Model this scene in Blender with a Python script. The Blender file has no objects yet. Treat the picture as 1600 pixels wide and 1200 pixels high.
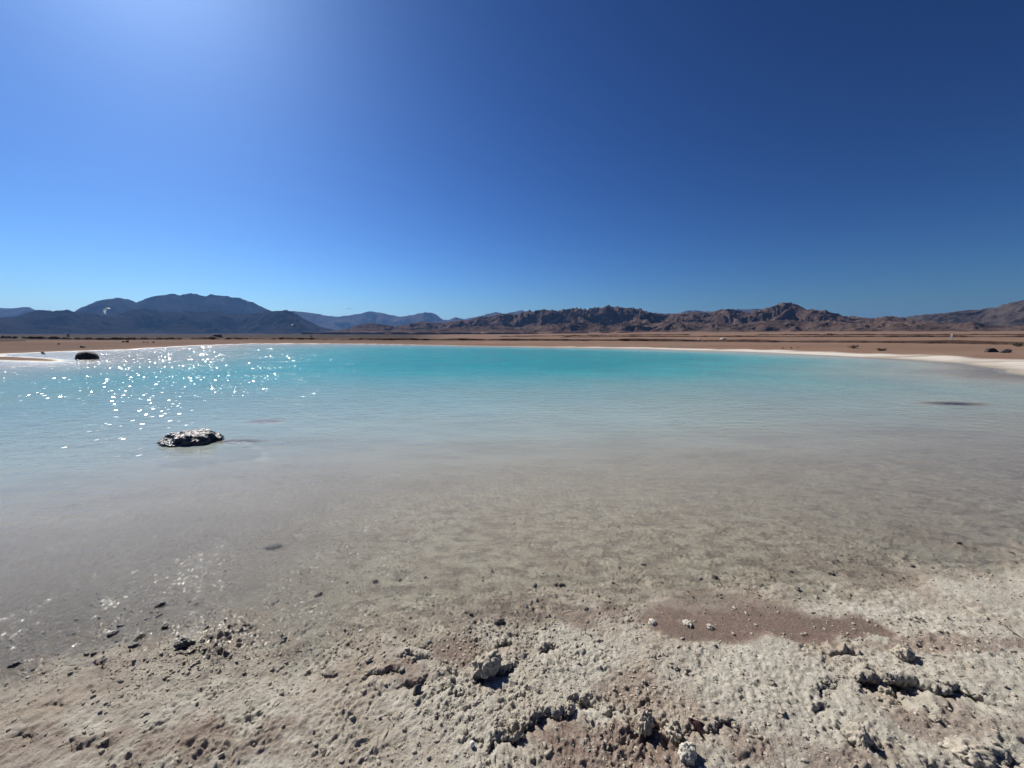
import bpy, bmesh, math, random
import numpy as np
from mathutils import Vector, Matrix

# ------------------------------------------------------------------ camera, sky, sun, exposure
scene = bpy.context.scene
R = math.radians
CAM_H = 1.6
cd = bpy.data.cameras.new('camera'); cam = bpy.data.objects.new('camera', cd)
scene.collection.objects.link(cam); scene.camera = cam
cd.sensor_width = 36.0; cd.lens = 36.0*601/1600; cd.clip_start = 0.05; cd.clip_end = 60000
cam.location = (0, 0, CAM_H); cam.rotation_euler = (R(90-7.4), 0, 0)

SUN_AZ, SUN_EL = -42.0, 40.5           # degrees, azimuth measured from +Y towards +X
world = bpy.data.worlds.new('World'); scene.world = world; world.use_nodes = True
wn = world.node_tree.nodes; wl = world.node_tree.links
sky = wn.new('ShaderNodeTexSky'); sky.sky_type = 'NISHITA'; sky.sun_disc = False
sky.sun_elevation = R(SUN_EL); sky.sun_rotation = R(SUN_AZ)
sky.altitude = 0; sky.air_density = 1.0; sky.dust_density = 0.58; sky.ozone_density = 4.0
wn['Background'].inputs['Strength'].default_value = 0.06
gm = wn.new('ShaderNodeGamma'); gm.inputs['Gamma'].default_value = 1.8       # the camera's deep, saturated blue, over the whole sky alike
wb = wn.new('ShaderNodeMix'); wb.data_type = 'RGBA'; wb.blend_type = 'MULTIPLY'; wb.inputs[0].default_value = 1; wb.inputs[7].default_value = (.090,.128,.164,1)
wl.new(sky.outputs['Color'], gm.inputs['Color']); wl.new(gm.outputs[0], wb.inputs[6]); wl.new(wb.outputs[2], wn['Background'].inputs['Color'])

sd = bpy.data.lights.new('sun', 'SUN'); sd.energy = 4.6; sd.angle = R(0.53); sd.color = (1.0, 0.945, 0.87)
sun = bpy.data.objects.new('sun', sd); scene.collection.objects.link(sun)
sv = Vector((math.sin(R(SUN_AZ))*math.cos(R(SUN_EL)), math.cos(R(SUN_AZ))*math.cos(R(SUN_EL)), math.sin(R(SUN_EL))))
sun.rotation_euler = sv.to_track_quat('Z', 'Y').to_euler(); sun.location = (-40, 50, 60)

vs = scene.view_settings; vs.view_transform = 'Standard'; vs.look = 'None'; vs.gamma = 1; vs.exposure = 0.60
vs.use_curve_mapping = False
cy = scene.cycles; cy.use_denoising = True; cy.max_bounces = 8; cy.transparent_max_bounces = 8; cy.volume_bounces = 0
cy.sample_clamp_indirect = 6.0; cy.caustics_reflective = False; cy.caustics_refractive = False

# ------------------------------------------------------------------ numpy noise
rng = np.random.default_rng(11)
_perm = np.concatenate([rng.permutation(1024)]*2).astype(np.int64)
_ga = rng.random(1024)*2*np.pi; _gx = np.cos(_ga); _gy = np.sin(_ga)
_ra = rng.random(1024); _rb = rng.random(1024); _rc = rng.random(1024)
def pn(x, y, seed=0):
    x = np.asarray(x, float)+seed*17.31; y = np.asarray(y, float)+seed*9.77
    xi = np.floor(x); yi = np.floor(y); xf = x-xi; yf = y-yi
    xi = xi.astype(np.int64) & 1023; yi = yi.astype(np.int64) & 1023
    u = xf*xf*xf*(xf*(xf*6-15)+10); v = yf*yf*yf*(yf*(yf*6-15)+10)
    x1 = (xi+1) & 1023; y1 = (yi+1) & 1023
    def gr(a, b, dx, dy):
        h = _perm[_perm[a]+b]; return _gx[h]*dx+_gy[h]*dy
    n00 = gr(xi, yi, xf, yf); n10 = gr(x1, yi, xf-1, yf); n01 = gr(xi, y1, xf, yf-1); n11 = gr(x1, y1, xf-1, yf-1)
    return ((n00*(1-u)+n10*u)*(1-v)+(n01*(1-u)+n11*u)*v)*1.5
def fbm(x, y, lam, octv, seed=0, gain=.5):
    s = 0; a = 1; f = 1/lam
    for k in range(octv):
        s = s+a*pn(x*f, y*f, seed+k*3); a *= gain; f *= 2.03
    return s
def ridged(x, y, lam, octv, seed=0, gain=.5):
    s = 0; a = 1; f = 1/lam; w = 1; tot = 0
    for k in range(octv):
        n = 1-np.abs(pn(x*f, y*f, seed+k*5)); n = n*n
        s = s+a*n*w; w = np.clip(n*1.3, 0, 1); tot += a; a *= gain; f *= 2.07
    return s/tot
def clods(x, y, cell, seed=0, fill=.5, sharp=2.0):
    """dome-shaped lumps scattered one to a cell"""
    gx = np.floor(x/cell).astype(np.int64); gy = np.floor(y/cell).astype(np.int64)
    best = np.zeros_like(x)
    for i in (-1, 0, 1):
        for j in (-1, 0, 1):
            a = (gx+i); b = (gy+j)
            h = _perm[_perm[(a+seed*37) & 1023]+((b+seed*91) & 1023)]
            px = (a+_ra[h])*cell; py = (b+_rb[h])*cell; r = cell*(.22+.5*_rc[h])
            on = (_ra[(h*7+13) & 1023] < fill)
            an = _rb[(h*5+3) & 1023]*6.28; ca = np.cos(an); sa = np.sin(an)
            dx = x-px; dy = y-py
            d2 = ((dx*ca+dy*sa)**2+((dy*ca-dx*sa)*1.5)**2)/(r*r)
            best = np.maximum(best, np.where(on, np.clip(1-d2**sharp, 0, 1)*(.35+.65*_rc[h]), 0))
    return best
def sm(a, b, x):
    t = np.clip((x-a)/(b-a), 0, 1); return t*t*(3-2*t)

# ------------------------------------------------------------------ lagoon outline and ground height
LAKE = np.array([(-2.4,1.61),(-2.24,1.74),(-1.74,1.84),(-1.31,1.80),(-1.01,1.88),(-.38,1.96),(.2,2.03),(.83,2.11),(1.47,2.22),(2.11,2.25),
 (2.56,2.36),(3.11,2.47),(3.73,2.60),(5,2.9),(9,3.5),(20,5),(26,8),(22,11),(19.5,14),(22.6,17.5),(24.5,21),(25,24.2),(23.7,28.5),(22.2,33.4),
 (18.6,37.3),(14,42.2),(0,49.8),(-20,60.7),(-32,64.5),(-43,64),(-44.7,54),(-40.2,40.4),(-41.7,36),(-41.5,31.3),(-37,27.8),(-31,25.6),
 (-26.4,22.9),(-26.6,22.2),(-32,23.4),(-37,21),(-38,12),(-30,2),(-20,-2),(-9,-2),(-5,0),(-3.2,1.0)])
def sdf(x, y):
    """distance to the water's edge, positive on land"""
    out = np.empty(x.shape); n = len(LAKE)
    A = LAKE; B = np.roll(LAKE, -1, 0)
    for c in range(0, x.size, 60000):
        px = x[c:c+60000, None]; py = y[c:c+60000, None]
        ex = B[:,0]-A[:,0]; ey = B[:,1]-A[:,1]
        wx = px-A[:,0]; wy = py-A[:,1]
        t = np.clip((wx*ex+wy*ey)/(ex*ex+ey*ey), 0, 1)
        d = np.sqrt(np.min((wx-ex*t)**2+(wy-ey*t)**2, 1))
        c1 = (A[:,1] > py) != (B[:,1] > py)
        xin = ex*(py-A[:,1])/np.where(ey == 0, 1e-9, ey)+A[:,0]
        inside = (np.sum(c1 & (px < xin), 1) % 2) == 1
        out[c:c+60000] = np.where(inside, -d, d)
    return out
def lake_depth(dd, x, y):
    far = sm(6, 34, y)
    dd = dd*(1+2.2*far*sm(-40, 5, x))
    return np.interp(dd, [0,.4,1,2,3.5,6,12,20,32], [0,.012,.035,.085,.19,.42,.95,1.7,2.4])*(1-.38*sm(6, 18, x)*(1-far))*(.42+.58*sm(-30, 2, x))
SLABS = [(10.25,8.8,.85,.34,-.02),(-4.55,6.95,.42,.2,-.07),(13.6,8.9,.5,.2,-.06),(-1.83,2.78,.07,.05,-.03),(-4.12,5.62,.42,.13,-.05)]   # shoals just under the surface
def base_height(x, y, s):
    r = np.hypot(x, y)
    land = .10*(1-np.exp(-np.maximum(s, 0)/1.6))+.28*sm(1, 14, s)*sm(10, 22, r)
    right = sm(-.15, .5, x/np.maximum(r, 1))
    land = land+right*np.clip(r-130, 0, 2600)*.0052-(1-right)*sm(90, 200, r)*.75
    z = np.where(s > 0, land, -lake_depth(np.maximum(-s, 0), x, y))
    for (cx, cyy, ax, ay, top) in SLABS:
        k = np.exp(-(((x-cx)/ax)**2+((y-cyy)/ay)**2)**2)
        z = np.where(s < 0, np.maximum(z, z*(1-k)+top*k), z)
    return z
# broken crust edges: (x0,y0,x1,y1, lip height, drop, width behind, width in front)
SCARPS = [(1.60,1.575,1.82,1.545,.025,.13,.10,.085),(1.80,1.55,2.02,1.475,.02,.10,.08,.055),(-.07,1.30,.12,1.385,.02,.10,.07,.05),(.10,1.385,.30,1.475,.02,.05,.07,.05),
          (.28,1.47,.47,1.44,.01,.03,.05,.05),(-.16,1.60,.0,1.66,.03,.08,.05,.05),(-.20,1.30,-.12,1.31,.006,.04,.03,.03),
          (.50,1.33,.58,1.35,.022,.045,.04,.04),(.66,1.34,.84,1.35,.012,.035,.05,.04),(1.60,1.74,1.72,1.72,.02,.03,.05,.04),
          (1.30,1.29,1.40,1.27,.02,.045,.04,.04),(1.72,1.25,1.86,1.24,.03,.06,.06,.05),(-.52,1.55,-.40,1.59,.014,.035,.05,.04),(-.38,1.52,-.26,1.555,.008,.03,.04,.03),(-1.5,1.36,-1.42,1.375,.006,.014,.03,.02)]
_rs = random.Random(5)
for _k in range(26):                       # many smaller broken edges and hollows over the crust
    _a = R(_rs.uniform(-56, 56)); _r = _rs.uniform(1.28, 2.0)/max(math.cos(_a), .75); _x, _y = _r*math.sin(_a), _r*math.cos(_a)
    if _y > 1.80 or abs(_x) > 2.3: continue
    _l = _rs.uniform(.05, .15); _o = _rs.uniform(-.6, .45)
    SCARPS.append((_x, _y, _x+_l*math.cos(_o), _y+_l*math.sin(_o), _rs.uniform(.006, .016), _rs.uniform(.022, .05), .045, _rs.uniform(.025, .045)))
def puddle(x, y):
    w = fbm(x, y, .3, 5, 71)*.14; x, y = x+fbm(x, y, .32, 3, 72)*.13, y+fbm(x, y, .22, 4, 73)*.055
    y = np.where(y > 1.99, 1.99+(y-1.99)*.62, y)
    e1 = ((x-1.30)/.52)**2+((y-1.965+.06*(x-1.3))/.155)**2
    e2 = ((x-1.80)/.27)**2+((y-1.915)/.085)**2
    return sm(1.5, .6, np.minimum(e1, e2)+w*3)
REDS = [(-.28,1.74,.15,.10,.7),(-.45,1.62,.16,.07,.6),(.22,2.02,.8,.10,.55),(-1.15,1.30,.42,.10,.55),(.42,1.27,.33,.13,.75),(.5,1.52,.16,.12,.6),(2.25,1.78,.4,.07,.6),(1.0,1.28,.18,.1,.5),(1.75,1.36,.3,.07,.5),(-1.9,1.25,.4,.1,.4),(1.2,1.23,.25,.08,.55)]
def redness(x, y):
    m = puddle(x, y)*(.25+.75*sm(2.16, 1.97, y+fbm(x, y, .2, 3, 74)*.06)); n = fbm(x, y, .16, 4, 33)
    for (cx, cyy, ax, ay, k) in REDS:
        m = np.maximum(m, k*sm(1.3, .3, ((x-cx)/ax)**2+((y-cyy)/ay)**2+n*1.1))
    return np.clip(m, 0, 1)
def near_height(x, y, shift=False):
    sx_ = np.zeros_like(x); sy_ = np.zeros_like(x)
    wx = fbm(x, y, .5, 2, 5)*.10; wy = fbm(x, y, .5, 2, 8)*.07
    s = sdf(x+wx, y+wy)
    z = base_height(x, y, s)
    pud = puddle(x, y)
    land = sm(-.5, .25, s)
    rough = .6+.5*sm(-.25, .6, fbm(x, y, .45, 3, 21))+.1*sm(-.3, -1.0, x); clump = .35*sm(.25, .7, fbm(x, y, .22, 3, 27))
    for (cx, cyy, rr) in ((-.12,1.62,.11),(.42,1.37,.16),(.60,1.33,.12),(1.62,1.72,.13),(-.30,1.52,.10),(1.8,1.42,.16),(.05,1.33,.12),(1.32,1.27,.10),(-1.55,1.83,.14),(-1.1,1.32,.12)):
        clump = clump+np.exp(-((x-cx)**2+(y-cyy)**2)/(rr*rr))*(.6+.6*sm(-.3, .4, fbm(x, y, .1, 2, 28)))
    wetfade = (.9+.1*land)*(1-.6*pud)*(1-.6*sm(1.2, 3.6, -s))
    rough = rough*wetfade; clump = clump*wetfade
    z = z+(fbm(x, y, .55, 3, 1)*.013)*land*(1-pud)
    n2 = fbm(x, y, .13, 2, 14); n3 = ridged(x, y, .055, 3, 25)-.45; n4 = fbm(x, y, .018, 2, 40); n5 = ridged(x, y, .011, 2, 44)-.5
    n6 = np.clip(np.abs(fbm(x, y, .09, 3, 47)), 0, .5)             # crust plates with low edges
    z = z+rough*(n2*.005+n3*.004+n4*.0034+n5*.0026+n6*.012)+clump*(n3*.026+n4*.006)
    c1 = clods(x+n2*.01, y+n4*.008, .075, 3, .20, 1.2); c2 = clods(x+n4*.006, y+n2*.006, .03, 6, .24, 1.3)
    z = z+rough*(c1*.004+c2*.006)+clump*(c1*.016+c2*.010)
    c3 = clods(x+n4*.006, y+n2*.004, (.042), 9, .16, 1.6); c4 = clods(x+n4*.003, y, .021, 12, .25, 1.6)
    z = z-rough*(c3*.006+c4*.006)-clump*c3*.012
    for (x0, y0, x1, y1, lip, drop, wb, wf) in SCARPS:
        ex, ey = x1-x0, y1-y0; L = math.hypot(ex, ey)
        t = ((x-x0)*ex+(y-y0)*ey)/(L*L); q = ((y-y0)*ex-(x-x0)*ey)/L
        m = np.abs(q) < .5
        q = q+.035*n2+.012*n4+.006*n3+.05*np.sin(t*9+x0*30)*L
        end = sm(-.22, .12, t)*sm(1.22, .88, t)*(.7+.3*pn(t*5, t*0+x0*9))
        f = np.where(q > 0, lip*np.exp(-(q/wb)**2)*sm(0, .012, q), -drop*np.exp(-(q/wf)**2)*sm(0, .035, -q)*(1+.5*n4))
        z = z+np.where(m, f*end, 0)
        if shift:
            u_ = np.where(m, drop*.75*np.clip(end, 0, 1)*sm(-.004, -.032, q)*sm(-.13, -.04, q), 0); sx_ = sx_-ey/L*u_; sy_ = sy_+ex/L*u_
    z = z*(1-pud*.6)+pud*.6*(.006+.004*n3)
    return (z, s, sx_, sy_) if shift else (z, s)

# ------------------------------------------------------------------ materials
def mat(name):
    m = bpy.data.materials.new(name); m.use_nodes = True
    nt = m.node_tree; return m, nt.nodes, nt.links, nt.nodes['Principled BSDF']
def N(ns, t, **kw):
    n = ns.new(t)
    for k, v in kw.items():
        if k in n.inputs: n.inputs[k].default_value = v
        else: setattr(n, k, v)
    return n
def mixc(ns, ls, fac, a, b, blend='MIX'):
    n = ns.new('ShaderNodeMix'); n.data_type = 'RGBA'; n.blend_type = blend
    for s, v in ((n.inputs[0], fac), (n.inputs[6], a), (n.inputs[7], b)):
        if hasattr(v, 'links'): ls.new(v, s)
        elif isinstance(v, (int, float)): s.default_value = v
        else: s.default_value = (*v, 1)
    return n.outputs[2]
def math_(ns, ls, op, a, b=0, c=None, clamp=False):
    n = ns.new('ShaderNodeMath'); n.operation = op; n.use_clamp = clamp
    for i, v in enumerate((a, b) if c is None else (a, b, c)):
        if hasattr(v, 'links'): ls.new(v, n.inputs[i])
        else: n.inputs[i].default_value = v
    return n.outputs[0]
def ramp(ns, ls, x, stops):
    n = ns.new('ShaderNodeValToRGB'); e = n.color_ramp.elements
    while len(e) < len(stops): e.new(.5)
    for q, (p, c) in zip(e, stops): q.position = p; q.color = (*c, 1) if len(c) == 3 else c
    ls.new(x, n.inputs[0]); return n.outputs[0]
def noise(ns, ls, co, scale, detail=4, rough=.55, dim='3D'):
    n = N(ns, 'ShaderNodeTexNoise', Scale=scale, Detail=detail, Roughness=rough); ls.new(co, n.inputs['Vector']); return n.outputs[0]
def attr(ns, name):
    n = ns.new('ShaderNodeAttribute'); n.attribute_name = name; return n.outputs['Fac']
def scaled(ns, ls, co, v):
    n = ns.new('ShaderNodeMapping'); n.inputs['Scale'].default_value = v; ls.new(co, n.inputs[0]); return n.outputs[0]

def ground_material():
    m, ns, ls, p = mat('salt_mud_ground')
    co = ns.new('ShaderNodeTexCoord').outputs['Object']
    red, wet, salt, sand = attr(ns, 'red'), attr(ns, 'wet'), attr(ns, 'salt'), attr(ns, 'sand')
    big = noise(ns, ls, co, 2.2, 5); mid = noise(ns, ls, co, 22, 5, .65); fine = noise(ns, ls, co, 160, 3, .7)
    c = mixc(ns, ls, ramp(ns, ls, mid, [(.3,(0,0,0)),(.7,(1,1,1))]), (.39,.36,.295), (.57,.54,.46))
    c = mixc(ns, ls, ramp(ns, ls, big, [(.48,(0,0,0)),(.64,(.75,.75,.75))]), c, (.36,.295,.232))
    f = math_(ns, ls, 'MULTIPLY_ADD', fine, .9, -.45); rf = math_(ns, ls, 'ADD', red, math_(ns, ls, 'MULTIPLY', math_(ns, ls, 'MULTIPLY_ADD', noise(ns, ls, co, 45, 6, .75), 2.4, -1.2), math_(ns, ls, 'POWER', red, .6)), clamp=True)
    c = mixc(ns, ls, rf, c, mixc(ns, ls, fine, (.165,.107,.082), (.285,.205,.165)))
    # sand of the far beaches and the plain, in long bands
    st = noise(ns, ls, scaled(ns, ls, co, (.012,.10,1)), 1.0, 7, .6); st2 = noise(ns, ls, scaled(ns, ls, co, (.10,.5,1)), 1.0, 6, .6)
    cs = mixc(ns, ls, ramp(ns, ls, st, [(.35,(0,0,0)),(.65,(1,1,1))]), (.152,.092,.067), (.24,.163,.125))
    cs = mixc(ns, ls, ramp(ns, ls, st2, [(.5,(0,0,0)),(.72,(.7,.7,.7))]), cs, (.19,.11,.077))
    blot = noise(ns, ls, co, .09, 7, .7); cs = mixc(ns, ls, ramp(ns, ls, blot, [(.42,(0,0,0)),(.6,(.75,.75,.75))]), cs, (.17,.123,.10))
    c = mixc(ns, ls, sand, c, cs)
    c = mixc(ns, ls, attr(ns, 'gravel'), c, mixc(ns, ls, blot, (.038,.034,.034), (.075,.062,.056)))  # dark gravel and shoals; on the left beach, painted backlit shade
    sf = math_(ns, ls, 'MULTIPLY', salt, ramp(ns, ls, st2, [(.34,(.25,.25,.25)),(.5,(1,1,1))]))
    c = mixc(ns, ls, sf, c, (.53,.495,.44))
    silt_and_vignette = ramp(ns, ls, noise(ns, ls, scaled(ns, ls, co, (6,10,1)), 1.0, 8, .72), [(.45,(0,0,0)),(.60,(1,1,1))])
    c = mixc(ns, ls, math_(ns, ls, 'MULTIPLY', math_(ns, ls, 'MAXIMUM', silt_and_vignette, attr(ns, 'silt_and_vignette')), math_(ns, ls, 'MULTIPLY', wet, .85)), c, (.165,.135,.10))  # mottled mud, plus lens vignette painted into the bed at the sides
    c = mixc(ns, ls, wet, c, mixc(ns, ls, 1.0, c, (.76,.71,.62), 'MULTIPLY'))
    grain = noise(ns, ls, co, 105, 6, .78)
    sp = ramp(ns, ls, grain, [(.30,(.42,.40,.375)),(.44,(.92,.92,.92)),(.60,(1.05,1.05,1.05)),(.75,(1.3,1.3,1.28))])
    sp = mixc(ns, ls, sand, sp, (1,1,1))
    c = mixc(ns, ls, 1.0, c, sp, 'MULTIPLY')
    ls.new(c, p.inputs['Base Color'])
    ro = math_(ns, ls, 'MULTIPLY_ADD', wet, -.66, .88); ls.new(ro, p.inputs['Roughness'])
    ls.new(math_(ns, ls, 'MULTIPLY', math_(ns, ls, 'MULTIPLY_ADD', wet, .50, .12), math_(ns, ls, 'MULTIPLY_ADD', sand, -.95, 1.0)), p.inputs['Specular IOR Level'])      # dry desert dust has no gloss
    b = N(ns, 'ShaderNodeBump', Strength=1.0, Distance=.011)
    ls.new(math_(ns, ls, 'MULTIPLY_ADD', mid, .5, grain), b.inputs['Height']); ls.new(b.outputs[0], p.inputs['Normal'])
    return m
FACET = .84
def water_material():
    m, ns, ls, p = mat('milky_lagoon_water'); ns.remove(p); out = ns['Material Output']
    co = ns.new('ShaderNodeTexCoord').outputs['Object']; dep = attr(ns, 'depth'); calm = attr(ns, 'chop')
    w1 = noise(ns, ls, scaled(ns, ls, co, (3.2,6.0,1)), 1.0, 2, .5); w2 = noise(ns, ls, scaled(ns, ls, co, (11,19,1)), 1.0, 2, .55)
    w3 = noise(ns, ls, co, .35, 3); gust = ramp(ns, ls, w3, [(.35,(.55,.55,.55)),(.65,(1.2,1.2,1.2))])
    h = math_(ns, ls, 'MULTIPLY_ADD', w2, .42, math_(ns, ls, 'MULTIPLY', w1, 1.0))
    h = math_(ns, ls, 'MULTIPLY', math_(ns, ls, 'MULTIPLY', h, gust), calm)
    h = math_(ns, ls, 'MULTIPLY_ADD', noise(ns, ls, co, 55, 3, .65), .013, h)
    b = N(ns, 'ShaderNodeBump', Strength=1.0, Distance=.05); ls.new(h, b.inputs['Height'])
    mott = noise(ns, ls, scaled(ns, ls, co, (.25,.8,1)), 1.0, 5, .6)
    op = math_(ns, ls, 'SUBTRACT', 1.0, math_(ns, ls, 'POWER', 2.718, math_(ns, ls, 'MULTIPLY', dep, math_(ns, ls, 'MULTIPLY_ADD', mott, -7.0, -2.5))))
    d2 = math_(ns, ls, 'MULTIPLY', math_(ns, ls, 'MULTIPLY_ADD', math_(ns, ls, 'SUBTRACT', mott, .5), .45, 1.0), math_(ns, ls, 'MULTIPLY', dep, .4))
    col = ramp(ns, ls, d2, [(0,(.47,.425,.345)),(.04,(.45,.435,.37)),(.10,(.355,.42,.385)),(.22,(.25,.365,.355)),(.42,(.155,.355,.37)),(.68,(.065,.345,.38)),(.95,(.02,.295,.335))])
    swirl = noise(ns, ls, scaled(ns, ls, co, (.9,2.6,1)), 1.0, 8, .68)
    col = mixc(ns, ls, 1.0, col, ramp(ns, ls, swirl, [(.32,(.88,.875,.87)),(.5,(1,1,1)),(.7,(1.05,1.05,1.04))]), 'MULTIPLY')
    dif = ns.new('ShaderNodeBsdfDiffuse'); ls.new(col, dif.inputs['Color'])
    tr = ns.new('ShaderNodeBsdfTransparent'); tr.inputs[0].default_value = (.95,.97,.96,1)
    body = ns.new('ShaderNodeMixShader'); ls.new(op, body.inputs[0]); ls.new(tr.outputs[0], body.inputs[1]); ls.new(dif.outputs[0], body.inputs[2])
    # wavelets: each a small facet with its own tilt, so that the sun glints off single ones
    vo = ns.new('ShaderNodeTexVoronoi'); vo.inputs['Scale'].default_value = 1.0; ls.new(scaled(ns, ls, co, (30,20,1)), vo.inputs['Vector'])
    def vm(op_, a, b=None):
        n = ns.new('ShaderNodeVectorMath'); n.operation = op_
        for i_, v in enumerate((a, b)):
            if v is None: continue
            if hasattr(v, 'links'): ls.new(v, n.inputs[i_])
            else: n.inputs[i_].default_value = v
        return n
    tl = vm('MULTIPLY', vm('SUBTRACT', vo.outputs['Color'], (.5,.5,.5)).outputs[0], (FACET,FACET,0)).outputs[0]
    sc_ = ns.new('ShaderNodeVectorMath'); sc_.operation = 'SCALE'; ls.new(tl, sc_.inputs[0]); sx = ns.new('ShaderNodeSeparateColor'); ls.new(vo.outputs['Color'], sx.inputs[0]); ls.new(math_(ns, ls, 'MULTIPLY', math_(ns, ls, 'MULTIPLY', calm, gust), math_(ns, ls, 'MULTIPLY_ADD', math_(ns, ls, 'GREATER_THAN', sx.outputs[2], .80), .85, .15)), sc_.inputs['Scale'])
    fn = vm('NORMALIZE', vm('ADD', sc_.outputs[0], (0,0,1)).outputs[0]).outputs[0]
    def facing(nrm):
        g_ = ns.new('ShaderNodeNewGeometry'); c_ = math_(ns, ls, 'ABSOLUTE', vm('DOT_PRODUCT', g_.outputs['Incoming'], nrm).outputs['Value'])
        q = math_(ns, ls, 'POWER', math_(ns, ls, 'SUBTRACT', 1.0, c_, clamp=True), 5.0)
        return math_(ns, ls, 'MULTIPLY_ADD', q, .98, .02, clamp=True)
    gl = N(ns, 'ShaderNodeBsdfGlossy', Roughness=.055); ls.new(b.outputs[0], gl.inputs['Normal'])
    g2 = N(ns, 'ShaderNodeBsdfGlossy', Roughness=.12); ls.new(fn, g2.inputs['Normal'])
    gg = ns.new('ShaderNodeMixShader'); gg.inputs[0].default_value = .22; ls.new(gl.outputs[0], gg.inputs[1]); ls.new(g2.outputs[0], gg.inputs[2])
    fr = math_(ns, ls, 'MULTIPLY', facing(b.outputs[0]), .8)
    top = ns.new('ShaderNodeMixShader'); ls.new(fr, top.inputs[0]); ls.new(body.outputs[0], top.inputs[1]); ls.new(gg.outputs[0], top.inputs[2])
    ls.new(top.outputs[0], out.inputs['Surface']); return m
def rock_material(name, a, b_, rough=.8, scale=8, bump=.02, spec=.4):
    m, ns, ls, p = mat(name); co = ns.new('ShaderNodeTexCoord').outputs['Object']
    n1 = noise(ns, ls, co, scale, 6, .65); n2 = noise(ns, ls, co, scale*6, 4, .65)
    c = mixc(ns, ls, ramp(ns, ls, n1, [(.35,(0,0,0)),(.65,(1,1,1))]), a, b_)
    c = mixc(ns, ls, 1.0, c, ramp(ns, ls, n2, [(.3,(.7,.7,.7)),(.7,(1.15,1.15,1.15))]), 'MULTIPLY')
    ls.new(c, p.inputs['Base Color']); p.inputs['Roughness'].default_value = rough; p.inputs['Specular IOR Level'].default_value = spec
    b = N(ns, 'ShaderNodeBump', Strength=.8, Distance=bump); ls.new(math_(ns, ls, 'ADD', n1, math_(ns, ls, 'MULTIPLY', n2, .5)), b.inputs['Height']); ls.new(b.outputs[0], p.inputs['Normal'])
    return m
def plain(name, c, rough=.6, metal=0, coat=0, spec=.5):
    m, ns, ls, p = mat(name); co = ns.new('ShaderNodeTexCoord').outputs['Object']
    n = noise(ns, ls, co, 6, 4)
    k = mixc(ns, ls, n, tuple(v*.85 for v in c), tuple(min(1, v*1.12) for v in c)); ls.new(k, p.inputs['Base Color'])
    p.inputs['Roughness'].default_value = rough; p.inputs['Metallic'].default_value = metal; p.inputs['Coat Weight'].default_value = coat
    p.inputs['Specular IOR Level'].default_value = spec
    return m
def mountain_material(name, c1, c2, c3, foot=(.20,.128,.098)):
    m, ns, ls, p = mat(name); co = ns.new('ShaderNodeTexCoord').outputs['Object']
    n1 = noise(ns, ls, co, .004, 8, .62); n2 = noise(ns, ls, co, .03, 6, .65)
    c = mixc(ns, ls, ramp(ns, ls, n1, [(.38,(0,0,0)),(.62,(1,1,1))]), c1, c2)
    c = mixc(ns, ls, ramp(ns, ls, n2, [(.52,(0,0,0)),(.75,(.8,.8,.8))]), c, c3)
    low = attr(ns, 'foot'); c = mixc(ns, ls, low, c, foot)
    ls.new(c, p.inputs['Base Color']); p.inputs['Roughness'].default_value = 1.0; p.inputs['Specular IOR Level'].default_value = 0.0
    b = N(ns, 'ShaderNodeBump', Strength=1.0, Distance=22.); ls.new(noise(ns, ls, co, .022, 9, .7), b.inputs['Height']); ls.new(b.outputs[0], p.inputs['Normal'])
    return m

M_ground = ground_material(); M_water = water_material()
M_clod = rock_material('dried_mud_clod', (.29,.255,.20), (.46,.42,.345), .9, 60, .002, .2)
M_dark = rock_material('wet_dark_stone', (.05,.046,.042), (.115,.10,.085), .42, 50, .002, .5)
M_wetrock = rock_material('wet_black_rock', (.026,.026,.027), (.075,.07,.064), .24, 14, .03, .6)
M_boulder = rock_material('dark_brown_boulder', (.03,.03,.033), (.07,.062,.06), .75, 5, .03, .3)
M_bank = rock_material('dark_earth_bank', (.075,.045,.036), (.13,.085,.066), .95, 1.2, .08, .1)

# ------------------------------------------------------------------ object helpers
COL = scene.collection
def tag(o, label=None, cat=None, group=None, kind=None):
    for k, v in (('label', label), ('category', cat), ('group', group), ('kind', kind)):
        if v: o[k] = v
    return o
def link(name, me, m, parent=None, smooth=True):
    if m is not None and not me.materials: me.materials.append(m)
    if smooth: me.polygons.foreach_set('use_smooth', np.ones(len(me.polygons), bool))
    o = bpy.data.objects.new(name, me); COL.objects.link(o)
    if parent: o.parent = parent
    return o
def empty(name, loc, rz=0):
    o = bpy.data.objects.new(name, None); COL.objects.link(o); o.location = loc; o.rotation_euler = (0, 0, rz); o.empty_display_size = .2
    return o
def mesh_np(name, V, F):
    """V (n,3), F (k,4) or (k,3)"""
    me = bpy.data.meshes.new(name); V = np.asarray(V, np.float32); F = np.asarray(F, np.int32)
    me.vertices.add(len(V)); me.vertices.foreach_set('co', V.ravel())
    k = F.shape[1]; me.loops.add(F.size); me.loops.foreach_set('vertex_index', F.ravel())
    me.polygons.add(len(F)); me.polygons.foreach_set('loop_start', np.arange(0, F.size, k, dtype=np.int32))
    me.polygons.foreach_set('loop_total', np.full(len(F), k, np.int32))
    me.update(calc_edges=True); me.validate(); return me
def gridf(nr, nc):
    i = np.arange(nr-1)[:, None]*nc+np.arange(nc-1)[None, :]
    i = i.ravel(); return np.stack([i, i+1, i+nc+1, i+nc], 1)
def set_attr(me, name, v):
    a = me.attributes.new(name, 'FLOAT', 'POINT'); a.data.foreach_set('value', np.asarray(v, np.float32).ravel())
def polar(rs, th):
    Rr, T = np.meshgrid(rs, th, indexing='ij')
    return (Rr*np.sin(T)).ravel(), (Rr*np.cos(T)).ravel()
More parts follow.
